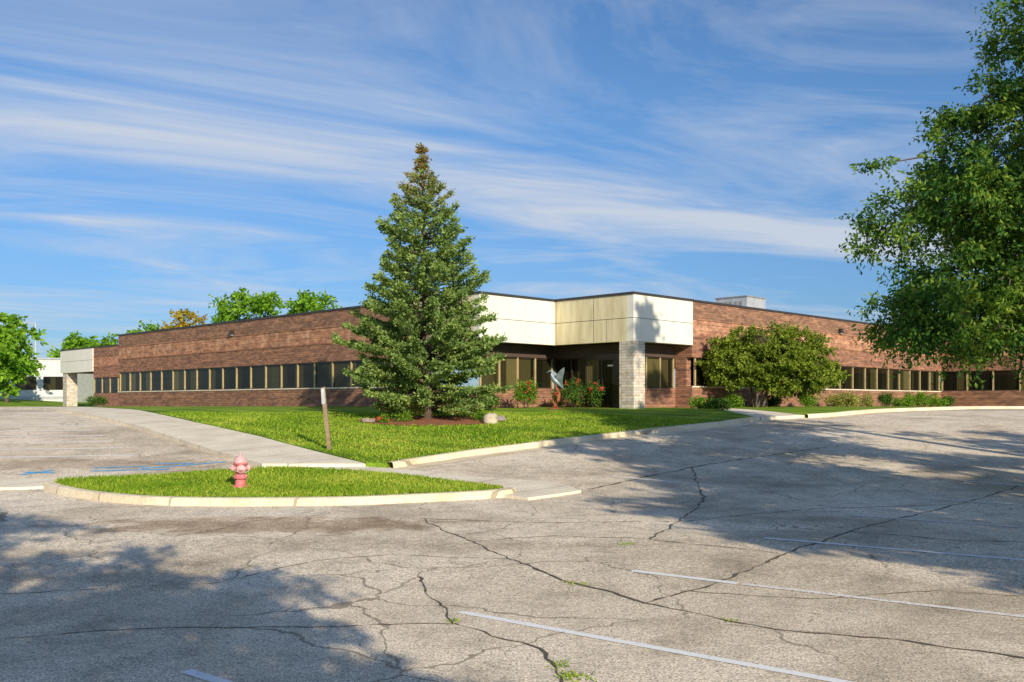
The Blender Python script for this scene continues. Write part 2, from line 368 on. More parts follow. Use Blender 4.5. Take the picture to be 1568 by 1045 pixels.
crack([(-5,7.2),(-3.4,8.0),(-1.8,8.1),(-.47,8.2)],.02)
crack([(5.5,9.2),(4.3,9.6),(2.9,9.2),(1.75,9.63)],.02)
crack([(-1.38,15.1),(.4,14.6),(2.6,14.8),(5.2,16.4),(8,17)],.03)
crack([(4.83,13.7),(6.0,12.9),(8.2,12.6)],.03)
ck.obj('pavement_cracks',M['crack'])
# ---------------------------------------------------------------- grass blades
def in_poly(X,Y,poly):
    ins=np.zeros(len(X),bool); n=len(poly)
    for i in range(n):
        x1,y1=poly[i]; x2,y2=poly[(i+1)%n]
        c=((y1>Y)!=(y2>Y))&(X<(x2-x1)*(Y-y1)/(y2-y1+1e-12)+x1); ins^=c
    return ins
def blades(name,poly,dens,off,h,w,ymax=99,seed=1,extra=None):
    rng=np.random.default_rng(seed); a=np.array(poly); x0,y0=a.min(0); x1,y1=a.max(0); y1=min(y1,ymax)
    n=int((x1-x0)*(y1-y0)*dens); X=rng.uniform(x0,x1,n); Y=rng.uniform(y0,y1,n); k=in_poly(X,Y,poly)
    k&=((X+2.7)**2/2.5**2+(Y-32.1)**2/1.75**2)>1
    k&=(X+Y)/R2<27.0
    k&=rng.uniform(0,1,n)<.75+.25*np.sin(X*2.1)*np.sin(Y*2.7+X)
    X=X[k];Y=Y[k]; Z=np.interp(Y,_ty,_tz)+off-.005; P=np.stack([X,Y,Z],1)
    D=rng.normal(size=(len(X),3))*.5; D[:,2]=1
    hh=h*rng.uniform(.5,1.3,len(X))*(1+.25*np.sin(X*1.3+Y)); fast_quads(name,leaves(P,D,hh,w*rng.uniform(.7,1.3,len(X)),rng),M['lblade'])
blades('island_grass_blades',island,1200,.125,.07,.02,seed=1)
blades('lawn_grass_blades',lawn,330,.13,.07,.03,36,seed=2)
blades('side_grass_blades',rlawn,60,.13,.09,.045,55,seed=3)
rng=np.random.default_rng(9); Pw=[]
for cx,cy,n,r in ((.42,6.6,110,.06),(.36,6.9,40,.04),(.62,10.0,24,.03),(1.9,8.3,18,.04),(1.5,12.6,50,.06),(-.5,8.3,24,.03),(.7,9.9,24,.05)):
    Pw.append(np.stack([rng.normal(cx,r,n),rng.normal(cy,r*1.3,n),np.full(n,G(cy))],1))
Pw=np.concatenate(Pw); Dw=rng.normal(size=Pw.shape); Dw[:,2]=np.abs(Dw[:,2])*.6+.2
fast_quads('crack_weeds',leaves(Pw,Dw,.035,.012,rng),M['lblade'])
# ---------------------------------------------------------------- building (local axes a,b at 45 deg)
bld=empty('brick_office_building',(0,0,0),math.radians(45))
ZB,ZS,ZT,ZR,ZC,ZU=.9,2.62,3.9,6.4,6.5,4.45
AL,BR=27.15,24.6
AC,BC=31.7,29.0
AI,BI,BJ=32.6,29.9,25.5
w=MB()
def wallA(a,b0,b1,th=.3):
    w.box(a,a+th,b0,b1,ZB,ZS); w.box(a,a+th,b0,b1,ZT,ZR)
def wallB(b,a0,a1,th=.3):
    w.box(a0,a1,b,b+th,ZB,ZS); w.box(a0,a1,b,b+th,ZT,ZR)
wallA(AL,33.5,65.1); wallB(BR,36,64.6)
wallA(64.6,4,BR+.3); w.box(AL+.3,31.7,64.8,65.1,ZB,ZR)
wallA(31.7,65.1,81.0)
w.box(36,36.35,BR+.3,BR+.9,ZB,ZR-.1); w.box(AL+.3,AL+.6,33.2,33.5,ZB,ZU)
for z in (5.6,4.78): 
    w.box(AL-.03,AL,33.5,65.1,z,z+.07); w.box(36,64.6,BR-.03,BR,z,z+.07); w.box(31.67,31.7,65.1,81,z,z+.07); w.box(64.57,64.6,4,BR-.04,z,z+.07)
for (a0,a1,b0,b1) in ((AL+.9,AI,BI,BI+.3),(AI,AI+.3,BJ+.3,BI),(AI,36,BJ,BJ+.3),(AL+.9,AL+1.2,BI+.3,33.5)):
    w.box(a0,a1,b0,b1,ZB,ZS-.1); w.box(a0,a1,b0,b1,ZT,ZU,1)  # upper recess brick coloured dark brown, canopy shade put into the material
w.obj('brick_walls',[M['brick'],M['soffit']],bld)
g=MB(); fr=MB()
def winA(a,b0,b1,z0=ZS,z1=ZT,sp=1.55,fm=0):
    g.box(a+.12,a+.15,b0,b1,z0,z1)
    n=max(1,round((b1-b0)/sp))
    for i in range(n+1):
        b=b0+(b1-b0)*i/n; fr.box(a+.05,a+.12,b-.04,b+.04,z0,z1,fm)
    fr.box(a+.06,a+.12,b0,b1,z0,z0+.05,1); fr.box(a+.06,a+.12,b0,b1,z1-.06,z1,1)
def winB(b,a0,a1,z0=ZS,z1=ZT,sp=1.55,fm=0):
    g.box(a0,a1,b+.12,b+.15,z0,z1); n=max(1,round((a1-a0)/sp))
    for i in range(n+1):
        a=a0+(a1-a0)*i/n; fr.box(a-.04,a+.04,b+.05,b+.12,z0,z1,fm)
    fr.box(a0,a1,b+.06,b+.12,z0,z0+.05,1); fr.box(a0,a1,b+.06,b+.12,z1-.06,z1,1)
winA(AL,33.5,65.0); winB(BR,36.35,64.5); winA(64.6,4,BR-.05); winA(31.7,65.2,81)
winB(BI,AL+.9,AI,ZS-.1,ZT,1.2); winA(AI,BJ+.3,BI-.05,ZS-.1,ZT,1.1,1); winB(BJ,AI+.3,35.95,ZS-.1,ZT,1.2)
for args in ((AL-.03,AL+.12,33.5,65.1),(36,64.6,BR-.03,BR+.12)): fr.box(*args,ZS-.06,ZS-.003,2)
da=AI-.06; d0,d1=26.0,27.9
fr.box(da-.02,da+.05,d0,d0+.07,1.5,ZT+.1,1); fr.box(da-.02,da+.05,d1-.07,d1,1.5,ZT+.1,1); fr.box(da-.02,da+.05,(d0+d1)/2-.04,(d0+d1)/2+.04,1.5,3.75,1)
fr.box(da-.02,da+.05,d0+.07,d1-.07,3.75,ZT+.1,1); g.box(da,da+.04,d0+.07,d1-.07,1.5,3.75)
fr.box(da-.06,da-.03,26.85,26.87,2.3,2.9,0); fr.box(da-.06,da-.03,27.03,27.05,2.3,2.9,0)
fr.box(da-.03,da-.025,26.3,26.6,3.45,3.53,3)
g.obj('windows',M['glass'],bld); fr.obj('window_frames',[M['frame'],M['dframe'],M['conc'],M['cream']],bld)
c=MB()
T=.35
def fas(a0,a1,b0,b1,mi):
    zm=5.42
    c.box(a0,a1,b0,b1,ZU,zm-.012,mi); c.box(a0,a1,b0,b1,zm+.012,ZC-.1,mi)
    ins=.02; c.box(a0+ins,a1-ins,b0+ins,b1-ins,zm-.012,zm+.012,2)
fas(AC,36.0,BR-.05,BR-.05+T,0)
fas(AC,AC+T,BR-.05+T,BC+T,1)
fas(AL-.05,AC,BC,BC+T,0)
fas(AL-.05,AL-.05+T,BC+T,33.5,1)
fas(31.62,31.95,81.0,88.2,0); fas(31.95,36,87.9,88.2,1)
for b in (26.7,28.9): c.box(AC-.004,AC,b,b+.02,ZU+.02,ZC-.12,2)
c.box(AC-.004,AC,26.0,26.015,ZU+.02,5.4,2)
c.obj('entrance_canopy',[M['cream'],M['beige'],M['coping']],bld)
cp=MB()
def cope(a0,a1,b0,b1,z): cp.box(a0-.04,a1+.04,b0-.04,b1+.04,z,z+.1)
cope(AC,36.0,BR-.05,BR-.05+T,ZC-.1); cope(AC,AC+T,BR+.42,BC+T,ZC-.1); cope(AL-.05,AC-.1,BC,BC+T,ZC-.1); cope(AL-.05,AL+.3,BC+T+.1,33.5,ZC-.1)
cope(AL,AL+.3,33.6,65.1,ZR); cope(36.1,64.6,BR,BR+.3,ZR); cope(31.7,32,65.2,80.9,ZR); cope(64.7,65,4,BR,ZR); cope(31.62,31.95,81,88.2,ZC-.1)
cp.obj('roof_coping',M['coping'],bld)
sf=MB(); sf.box(AC+T,36,BR-.05+T,BJ,ZU+.02,ZU+.1); sf.box(AC+T,AI+.3,BJ,BI,ZU+.02,ZU+.1); sf.box(AL+.3,AC+T,BC+T,BI+.3,ZU+.02,ZU+.1); sf.box(AL+.3,AL+1.2,BI+.3,33.2,ZU+.02,ZU+.1)
sf.box(32,36,81,87.9,ZU+.02,ZU+.1)
sf.obj('soffit',M['soffit'],bld)
rf=MB(); rf.box(AL+.3,100,33.5,64.8,6.1,6.2); rf.box(36,100,BR+.3,33.5,6.1,6.2); rf.box(AC+T,36,BC+T,33.5,6.1,6.2); rf.box(32.0,100,64.8,88,6.05,6.12); rf.box(64.9,100,4,BR+.3,6.05,6.12)
rf.box(AC+T,36,BR+.3,BC+T,6.05,6.15); rf.box(AL+.3,AC+T,BC+T,33.5,6.0,6.1)
rf.box(AL+3,AL+3.1,36,64,1.5,6,1); rf.box(40,64,BR+3,BR+3.1,1.5,6,1)
rf.obj('flat_roof',[M['roofm'],M['coping']],bld)
st=MB(); st.box(AC-.02,AC+.74,BR-.07,BR+.69,1.0,ZU); st.box(31.7,32.6,86.9,87.8,1.0,ZU)
st.obj('stone_columns',M['stone'],bld)
hv=MB(); hv.box(51.5,53.7,31.2,33.4,6.2,8.35); hv.box(51.45,53.75,31.15,33.45,8.35,8.42,1); hv.box(50.6,51.4,31.6,33,6.2,7.7)
for i in range(5): hv.box(51.47,51.5,31.5+i*.35,31.7+i*.35,7.2,8.1,1)
hv.obj('rooftop_air_unit',[M['galv'],M['roofm']],bld)
wl=MB()
for (kind,p) in (('A',49.5),('B',50.2)):
    if kind=='A':
        wl.box(AL-.2,AL-.02,p-.16,p+.16,5.72,5.8,0); wl.box(AL-.17,AL,p-.13,p+.13,5.8,5.95,0); wl.box(AL-.16,AL-.04,p-.11,p+.11,5.66,5.72,1)
    else:
        wl.box(p-.16,p+.16,BR-.2,BR-.02,5.72,5.8,0); wl.box(p-.13,p+.13,BR-.17,BR,5.8,5.95,0); wl.box(p-.11,p+.11,BR-.16,BR-.04,5.66,5.72,1)
wl.obj('wall_lights',[M['dframe'],M['galv']],bld)
# ---------------------------------------------------------------- trees
def make_tree(name,base,blobs,mat,trunk_r=.2,trunk_h=3,clump_r=.7,twigs=8,lpt=24,leaf=(.11,.045),seed=1,droop=.25,limbs=9,stems=1,bark=None,shell=.45,flat=1.0,nseg=6):
    rng=np.random.default_rng(seed); e=empty(name,(0,0,0)); bx,by=base; bz=G(by)+.1
    C=[]
    for (cx,cy,cz,rx,ry,rz,n) in blobs:
        d=nrm(rng.normal(size=(n,3))); r=rng.uniform(0,1,(n,1))**shell*rng.uniform(.85,1.08,(n,1))
        C.append(np.array([cx,cy,cz])+d*r*np.array([rx,ry,rz]))
    C=np.concatenate(C); ctr=C.mean(0)
    mb=MB(); nodes=[]
    for s in range(stems):
        off=np.array([0,0]) if stems==1 else rng.uniform(-.35,.35,2)
        top=np.array([bx+(ctr[0]-bx)*.7,by+(ctr[1]-by)*.7,ctr[2]])+(0 if stems==1 else 1)*np.array([rng.uniform(-1.2,1.2),rng.uniform(-.6,.6),rng.uniform(-.3,.4)])
        p0=np.array([bx+off[0],by+off[1],bz-.15]); pts=[]
        for k in range(nseg+1):
            t=k/nseg; p=p0*(1-t)+top*t; p[:2]=p0[:2]*(1-t**1.6)+top[:2]*t**1.6; p[:2]+=rng.normal(0,.05,2)*(k>0); pts.append(p)
        rr_=[trunk_r*(1.25 if k==0 else 1)*(1-.6*k/nseg) for k in range(nseg+1)]
        mb.tube(pts,rr_,9)
        for p,r in zip(pts,rr_):
            if p[2]-bz>trunk_h*.6: nodes.append((p,r))
    idx=rng.choice(len(C),min(limbs,len(C)),replace=False)
    for i in idx:
        t=C[i]; st_=min(nodes[:max(3,len(nodes))],key=lambda q:abs(q[0][2]-(t[2]-1.0))+.2*np.linalg.norm(q[0]-t))
        a=st_[0]; pts=[]; m=5
        for k in range(m+1):
            s=k/m; p=a*(1-s)+t*s; p=p+np.array([0,0,.25*math.sin(s*math.pi)])+rng.normal(0,.06,3)*(0<k<m); pts.append(p)
        r0=min(st_[1]*.6,trunk_r*.5); rad=[r0*(1-.75*k/m) for k in range(m+1)]; mb.tube(pts,rad,6)
        nodes+= [(p,r) for p,r in zip(pts[1:],rad[1:])]
    NP=np.array([n[0] for n in nodes])
    for cpt in C:
        j=int(np.argmin(((NP-cpt)**2).sum(1))); a=NP[j]
        if np.linalg.norm(a-cpt)<.1: continue
        mid=(a+cpt)/2+np.array([0,0,.08])+rng.normal(0,.05,3)
        mb.tube([a,mid,cpt],[min(nodes[j][1]*.7,.035),.018,.008],4)
    mb.obj('trunk_and_branches',bark or M['bark'],e,smooth=True)
    n=len(C)
    D=nrm(rng.normal(size=(n,twigs,3))*np.array([1,1,.5])+nrm(C-ctr)[:,None,:]*.7+np.array([0,0,-droop]))
    L=clump_r*rng.uniform(.5,1.3,(n,twigs,1))
    t=rng.uniform(.05,1,(n,twigs,lpt,1))
    P=C[:,None,None,:]+D[:,:,None,:]*L[:,:,None,:]*t+rng.normal(0,.045*clump_r/.5,(n,twigs,lpt,3))
    P[...,2]-=droop*.5*(t[...,0]**2)*L[:,:,None,0]
    LD=D[:,:,None,:]*.6+rng.normal(size=P.shape)*.8; LD[...,2]-=droop
    P=P.reshape(-1,3); LD=LD.reshape(-1,3)
    k=P[:,2]>bz+.05; P=P[k]; LD=LD[k]
    s=rng.uniform(.6,1.3,len(P))
    fast_quads('foliage',leaves(P,LD,leaf[0]*s,leaf[1]*s,rng),mat,e)
    return e
Llocust=mat_leaf('locust_leaves',(.04,.12,.035),(.11,.23,.045),(.30,.42,.06),.35,.9)
Lshadow=mat_leaf('shade_tree_leaves',(.035,.09,.02),(.07,.16,.03),(.16,.26,.05),.1,.9)
Lolive=mat_leaf('ornamental_leaves',(.09,.14,.02),(.20,.28,.035),(.36,.42,.07),.25,2.0,rw=.35)
Lfar=mat_leaf('bright_tree_leaves',(.08,.20,.02),(.18,.37,.03),(.34,.54,.06),.35,.5)
Lyel=mat_leaf('yellow_tree_leaves',(.20,.20,.03),(.44,.34,.04),(.62,.40,.05),.35,.5)
make_tree('locust_tree',(12.6,20.6),[(9.7,20,5.8,2.2,2,2.0,130),(8.95,20,3.75,1.4,1.6,.9,60),(11.2,20,9.2,1.3,1.6,1.7,55),(11.3,20.5,6.2,2.5,2.2,2.7,120),(11.0,20,3.7,1.8,1.6,1.1,80),(13.8,21,7.2,2.4,2.4,3.0,60),(9.9,20.2,8.0,.7,.9,.5,12)],
  Llocust,trunk_r=.24,clump_r=.62,twigs=9,lpt=24,leaf=(.115,.05),seed=11,droop=.35,limbs=26)
sh=dict(trunk_r=.25,clump_r=.85,twigs=7,lpt=14,leaf=(.28,.14),limbs=12)
make_tree('shade_tree',(15.6,-2.2),[(15.2,-2.4,5.6,4.2,3.6,2.6,140),(15.0,-2.4,9.4,3.0,2.6,2.0,60),(12.2,-2.2,7.6,2.3,2.2,2.0,75)],Lshadow,seed=21,**sh)
make_tree('shade_tree',(11.8,8.4),[(11.4,8.3,5.6,2.9,2.5,2.4,95),(11.2,8.4,8.2,2.3,2.2,1.6,45)],Lshadow,seed=29,**sh)
make_tree('shade_tree',(19.5,4),[(19.0,4,6.6,3.2,3.6,3.2,130)],Lshadow,seed=22,**sh)
make_tree('shade_tree',(20.5,13),[(20.3,13,5.6,2.6,3,2.6,55)],Lshadow,seed=28,**sh)
make_tree('shade_tree',(14.6,13.4),[(14.2,13.2,10.4,2.6,2.0,2.2,75)],Lshadow,seed=30,**sh)
make_tree('shade_tree',(2.2,-4.4),[(.9,-3.9,5.2,3.3,2.5,1.7,140),(-1.6,-2.4,7.4,2.2,1.6,1.0,55)],Lshadow,trunk_r=.22,clump_r=.6,twigs=7,lpt=14,leaf=(.2,.1),seed=23,limbs=12)
make_tree('shade_tree',(16.5,17),[(16.5,17,11.2,1.5,1.5,2.2,36),(15.9,17,15.4,.75,.8,1.1,34),(17.6,17,14.2,.7,.8,.5,14)],Lshadow,trunk_r=.22,clump_r=.5,twigs=8,lpt=20,leaf=(.19,.10),seed=24,limbs=10)
make_tree('ornamental_tree',(11.3,43.4),[(11.6,43.2,3.95,2.75,1.9,1.4,330),(13.0,43.2,3.1,1.8,1.5,.95,120),(10.2,43.2,3.5,1.6,1.4,1.0,100)],Lolive,trunk_r=.07,trunk_h=1.4,clump_r=.36,twigs=8,lpt=18,leaf=(.12,.07),seed=31,limbs=18,stems=6,droop=.05)
make_tree('maple_tree',(-47.5,90),[(-47.7,90,6.9,2.5,3,3.8,60)],Lfar,clump_r=1.1,twigs=7,lpt=14,leaf=(.5,.28),seed=41)
make_tree('maple_tree',(-49,112),[(-49,112,6.9,4.4,3.5,2.9,95)],Lfar,clump_r=1.2,twigs=7,lpt=14,leaf=(.5,.28),seed=42)
make_tree('yellow_tree',(-37.5,108),[(-37,108,8.4,2.8,3,3.8,60)],Lyel,clump_r=1.2,twigs=7,lpt=9,leaf=(.4,.25),seed=43)
make_tree('maple_tree',(-42,112),[(-41.5,112,7.8,3.2,3,3.2,55)],Lfar,clump_r=1.3,twigs=7,lpt=12,leaf=(.5,.28),seed=44)
make_tree('maple_tree',(-27,100),[(-27.3,100,9.4,3.9,3.5,4.1,100)],Lfar,clump_r=1.2,twigs=7,lpt=14,leaf=(.45,.25),seed=45)
make_tree('maple_tree',(-20.5,98),[(-20.6,98,9.2,3.3,3,3.7,85)],Lfar,clump_r=1.2,twigs=7,lpt=14,leaf=(.45,.25),seed=46)
def treeline(name,x0,x1,y,h,seed,n=160):
    rng=np.random.default_rng(seed); C=np.stack([rng.uniform(x0,x1,n),rng.normal(y,3,n),1.4+rng.uniform(0,1,n)*h],1)
    P=C[:,None,:]+rng.normal(0,1.3,(n,60,3)); P[...,2]=np.maximum(P[...,2],1.4); P=P.reshape(-1,3)
    fast_quads(name,leaves(P,rng.normal(size=P.shape),1.0,.6,rng),Lfar)
treeline('distant_trees',-160,-60,185,6,51,240); treeline('distant_trees',40,190,170,6,52,240)
# ---------------------------------------------------------------- spruce
def spruce():
    e=empty('spruce_tree'); rng=np.random.default_rng(78); bx,by=-2.92,33.0; z0=G(by)+.13
    zs=[1.62,1.9+.36,1.9+1.03,1.9+1.7,1.9+2.4,1.9+3.06,1.9+4.2,1.9+5.3,1.9+6.1,1.9+6.66,1.9+7.2,1.9+7.7,1.9+8.1,1.9+8.9]
    rs=[1.7,2.25,2.5,2.55,2.35,2.05,1.7,1.4,1.05,.95,.62,.26,.12,.03]
    H=1.9+8.87; tx=lambda z:bx+(z-z0)/(H-z0)*-.2
    mb=MB(); mb.tube([(bx,by,z0-.2),(bx,by,z0+.5),(tx(5),by,5),(tx(8),by,8),(tx(H),by,H)],[.22,.16,.11,.06,.01],9)
    P=[];D=[]; z=1.75
    while z<H-.15:
        R=np.interp(z,zs,rs); nb=int(5+R*4.2); up=np.interp(z,[1.7,4,8,10.5],[-.22,-.02,.3,.8]); a0=rng.uniform(0,6.28)
        for i in range(nb):
            az=a0+i*6.283/nb+rng.normal(0,.2); L=R*rng.choice([.6,.82,.98,1.15],p=[.24,.28,.30,.18])*rng.uniform(.92,1.06)
            d=np.array([math.cos(az),math.sin(az),0]); o=np.array([tx(z),by,z+rng.normal(0,.05)])
            sl=up+rng.normal(0,.07); cv=.26
            f=lambda t:o+d*(t*L)+np.array([0,0,(sl*t+cv*t*t-.12*t)*L])
            mb.tube([f(0),f(.5),f(.95)],[.028,.016,.006],4)
            nt_=max(5,int(L*8)); sd=np.array([-d[1],d[0],0])
            for k in range(nt_):
                t=.35+.65*((k+rng.uniform(0,1))/nt_)**.8; p=f(t)
                for sgn in (-1,1):
                    tl=(.15+.26*(1-t))*min(1,.4+L*.35)*rng.uniform(.7,1.25)
                    td=d*.7+sd*sgn*.7+np.array([0,0,rng.uniform(-.3,.25)]); td/=np.linalg.norm(td)
                    m=int((6+tl*24)*(1 if z<9 else .55)); tt=rng.uniform(0,1,(m,1)); P.append(p+td*tl*tt+rng.normal(0,.035,(m,3)))
                    D.append(td*.9+rng.normal(0,.45,(m,3))+np.array([0,0,.3]))
            m=26 if z<9 else 10; P.append(f(1)+rng.normal(0,.07,(m,3))); D.append(d*.8+rng.normal(0,.5,(m,3))+np.array([0,0,.4]))
        z+=np.interp(z,[1.7,6,10],[.26,.32,.34])*rng.uniform(.85,1.15)
    m=110; zz=rng.uniform(H-1.2,H,m); P.append(np.stack([np.array([tx(q) for q in zz]),np.full(m,by),zz],1)); D.append(rng.normal(size=(m,3))*.7+np.array([0,0,.5]))
    P=np.concatenate(P);D=np.concatenate(D); k=P[:,2]>z0+.12; P=P[k];D=D[k]; s=rng.uniform(.7,1.3,len(P))
    mb.obj('trunk_and_branches',M['bark'],e,smooth=True)
    mt=mat_leaf('spruce_needles',(.09,.155,.05),(.21,.32,.085),(.43,.53,.15),.15,2.2,(8.2,10.2,(.38,.18,.07),.85),rw=.25)
    fast_quads('foliage',leaves(P,D,.12*s,.055*s,rng),mt,e); return len(P)
print('spruce',spruce())
bed=[(-2.7+2.45*math.cos(t)*(1+.05*math.sin(3*t)),32.1+1.7*math.sin(t)*(1+.05*math.cos(4*t))) for t in np.linspace(0,2*math.pi,40,endpoint=False)]
drape('mulch_bed',bed,.145,M['mulch'])
def rock(name,x,y,r,sc,col,seed):
    bm=bmesh.new(); bmesh.ops.create_icosphere(bm,subdivisions=3,radius=r); q=random.Random(seed); ph=[q.uniform(0,6) for _ in range(6)]
    for v in bm.verts:
        n=v.co.normalized(); k=1+.13*math.sin(3*n.x+ph[0])+.1*math.sin(5*n.y+ph[1])+.08*math.sin(6*n.z+ph[2])+.03*math.sin(13*n.x+ph[3])
        v.co=Vector((n.x*r*k*sc[0],n.y*r*k*sc[1],n.z*r*k*sc[2]))
    me=bpy.data.meshes.new(name); bm.to_mesh(me); bm.free(); me.materials.append(simple(name+'_stone',col,tuple(c*.6 for c in col),6,.9,bmp=.4))
    for p in me.polygons: p.use_smooth=True
    o=bpy.data.objects.new(name,me); o.location=(x,y,G(y)+.13+r*sc[2]*.6); link(o)
rock('boulder',-.72,31.3,.24,(1.2,1,.85),(.72,.60,.46),1); rock('stone_edging',-.4,31.9,.15,(1.5,1,.7),(.4,.35,.3),4); rock('stone_edging',-4.7,31.6,.15,(1.6,1,.6),(.4,.33,.28),5)
# ---------------------------------------------------------------- shrubs
def shrub(name,x,y,rx,ry,h,mat,seed,n=26,flowers=0,leaf=(.09,.05),cr=.22):
    rng=np.random.default_rng(seed); e=empty(name); z0=G(y)+.12; C=nrm(rng.normal(size=(n,3)))*rng.uniform(.4,1,(n,1))
    C=np.array([x,y,z0+h*.5])+C*np.array([rx,ry,h*.5])*.85
    mb=MB()
    for c_ in C[::3]: mb.tube([(x+rng.normal(0,.08),y,z0-.05),tuple((c_+np.array([x,y,z0]))/2),tuple(c_)],[.015,.01,.005],4)
    mb.obj('stems',M['bark'],e)
    P=C[:,None,:]+rng.normal(0,cr*.5,(n,90,3)); P=P.reshape(-1,3); P=P[P[:,2]>z0]; Dd=rng.normal(size=P.shape); Dd[:,2]+=.4; s=rng.uniform(.6,1.3,len(P))
    fast_quads('foliage',leaves(P,Dd,leaf[0]*s,leaf[1]*s,rng),mat,e)
    if flowers:
        F=C[rng.choice(n,flowers)]+nrm(rng.normal(size=(flowers,3))+np.array([.3,-1.4,.5]))*cr*1.05
        F=(F[:,None,:]+rng.normal(0,.028,(flowers,10,3))).reshape(-1,3)
        fast_quads('blossoms',leaves(F,rng.normal(size=F.shape),.07,.055,rng),M['red'],e)
M['red']=simple('red_petals',(.75,.05,.04),rough=.6)
Lsh=mat_leaf('shrub_leaves',(.07,.17,.02),(.15,.29,.03),(.30,.44,.05),.3,2)
Ldk=mat_leaf('dark_shrub_leaves',(.04,.09,.02),(.08,.16,.03),(.15,.25,.04),.25,2)
Lor=mat_leaf('ornamental_grass',(.16,.19,.04),(.32,.34,.08),(.55,.5,.18),.3,1)
shrub('rose_bush',.55,40.2,.62,.5,1.25,Lsh,61,26,16)
shrub('rose_bush',2.7,41.8,.55,.5,1.3,Ldk,62,24,6); shrub('rose_bush',3.55,41.6,.5,.45,1.15,Ldk,63,22,8); shrub('rose_bush',2.1,42.3,.4,.4,.9,Ldk,64,14,3)
shrub('green_shrub',-.9,37.5,.5,.45,.8,Ldk,65,18); shrub('green_shrub',-1.1,32.2,.3,.3,.35,Lsh,66,12,0,(.06,.035),.14); shrub('green_shrub',-3.6,31.6,.3,.25,.3,Lsh,68,10,0,(.06,.035),.14)
shrub('flower_plant',-4.2,31.3,.3,.2,.25,Lsh,67,10,3,(.05,.03),.12)
for i,(a,r,h,mt) in enumerate(((37.6,.5,.35,Lsh),(41.0,.5,.4,Ldk),(44.5,.5,.4,Lsh),(47.2,.7,.5,Lor),(48.6,.8,.6,Lor),(50.2,.7,.5,Lor),(53.5,.4,.6,Ldk),(55.6,.8,.4,Lsh),(57.3,.9,.6,Lsh),(58.9,.9,.7,Lsh),(60.6,.8,.5,Lsh),(62.4,.6,.5,Ldk))):
    b=23.4; shrub('foundation_shrub' if mt is not Lor else 'ornamental_grass_clump',(a-b)/R2,(a+b)/R2,r,r*.7,h*1.3,mt,80+i,18)
shrub('foundation_shrub',-26.5,60.8,.9,.6,.7,Ldk,99,18)
for i,(x,y) in enumerate(((7.9,40.3),(8.2,39.3),(8.35,38.3))): shrub('hosta_plant',x,y,.4,.35,.35,Ldk if i else Lsh,110+i,12,0,(.12,.06),.16)
# ---------------------------------------------------------------- fire hydrant
def hydrant():
    e=empty('fire_hydrant',(-5.28,18.6,G(18.6)+.125),math.radians(20)); e.scale=(1.05,1.05,1.03)
    m1=simple('faded_red_paint',(.72,.22,.22),(.56,.13,.13),9,.6); m2=simple('faded_pink_paint',(.86,.56,.56),(.70,.30,.31),14,.6)
    b=MB(); b.lathe([(.15,-.05),(.15,.025),(.135,.035),(.105,.04),(.098,.06),(.095,.16)],24,0)
    b.lathe([(.125,.16),(.13,.165),(.13,.185),(.13,.205),(.125,.21),(.10,.215),(.096,.25),(.096,.40),(.10,.42),(.13,.425),(.13,.455),(.115,.46)],24,0)
    b.obj('barrel',[m1],e,True)
    t=MB(); t.lathe([(.122,.46),(.122,.475),(.112,.485),(.105,.52),(.085,.56),(.05,.585),(.034,.59)],24,0); t.lathe([(.034,.588),(.034,.60),(.024,.605),(.022,.65),(.008,.655)],6,0)
    t.obj('bonnet',[m2],e,True)
    n=MB()
    for ang,rad,ln,z in ((0,.052,.17,.36),(math.pi,.052,.17,.36),(-math.pi/2,.07,.165,.345)):
        mt=Matrix.Rotation(ang,3,'Z')@Matrix.Rotation(math.pi/2,3,'Y')
        n.lathe([(rad*.8,.06),(rad*.8,ln-.05),(rad*1.15,ln-.048),(rad*1.2,ln-.02),(rad*1.1,ln-.005),(rad*.4,ln),(rad*.38,ln+.03)],16,0,mt,(0,0,z))
    for k in range(8):
        a=k*math.pi/4+.2; n.lathe([(.011,.15),(.011,.225)],6,0,None,(.115*math.cos(a),.115*math.sin(a),0)); n.lathe([(.010,.415),(.010,.468)],6,0,None,(.117*math.cos(a),.117*math.sin(a),0))
    n.obj('outlet_caps_and_bolts',[m2],e,True)
    c_=MB(); pts=[(.16-.035*i,-.125,.33-.06*math.sin(i*math.pi/8)) for i in range(9)]; c_.tube(pts,.005,5); c_.obj('cap_chain',[M['galv']],e)
hydrant()
pm=simple('weathered_wood',(.36,.25,.16),(.22,.15,.10),12,.9,bmp=.4)
po=MB(); x,y=-4.72,24.8; z=G(y)+.1
po.add([(x-.05,y-.04,z-.1),(x+.05,y-.04,z-.1),(x+.05,y+.04,z-.1),(x-.05,y+.04,z-.1),(x-.23,y-.04,z+1.62),(x-.13,y-.04,z+1.66),(x-.13,y+.04,z+1.66),(x-.23,y+.04,z+1.62)],
 [(0,3,2,1),(4,5,6,7),(0,1,5,4),(1,2,6,5),(2,3,7,6),(3,0,4,7)],0)
po.add([(x-.20,y-.055,z+1.2),(x-.11,y-.055,z+1.22),(x-.14,y-.055,z+1.62),(x-.225,y-.055,z+1.60),(x-.20,y-.042,z+1.2),(x-.11,y-.042,z+1.22),(x-.14,y-.042,z+1.62),(x-.225,y-.042,z+1.60)],[(0,1,2,3),(4,7,6,5),(0,4,5,1),(1,5,6,2),(2,6,7,3),(3,7,4,0)],1)
po.obj('wooden_sign_post',[pm,M['galv']])
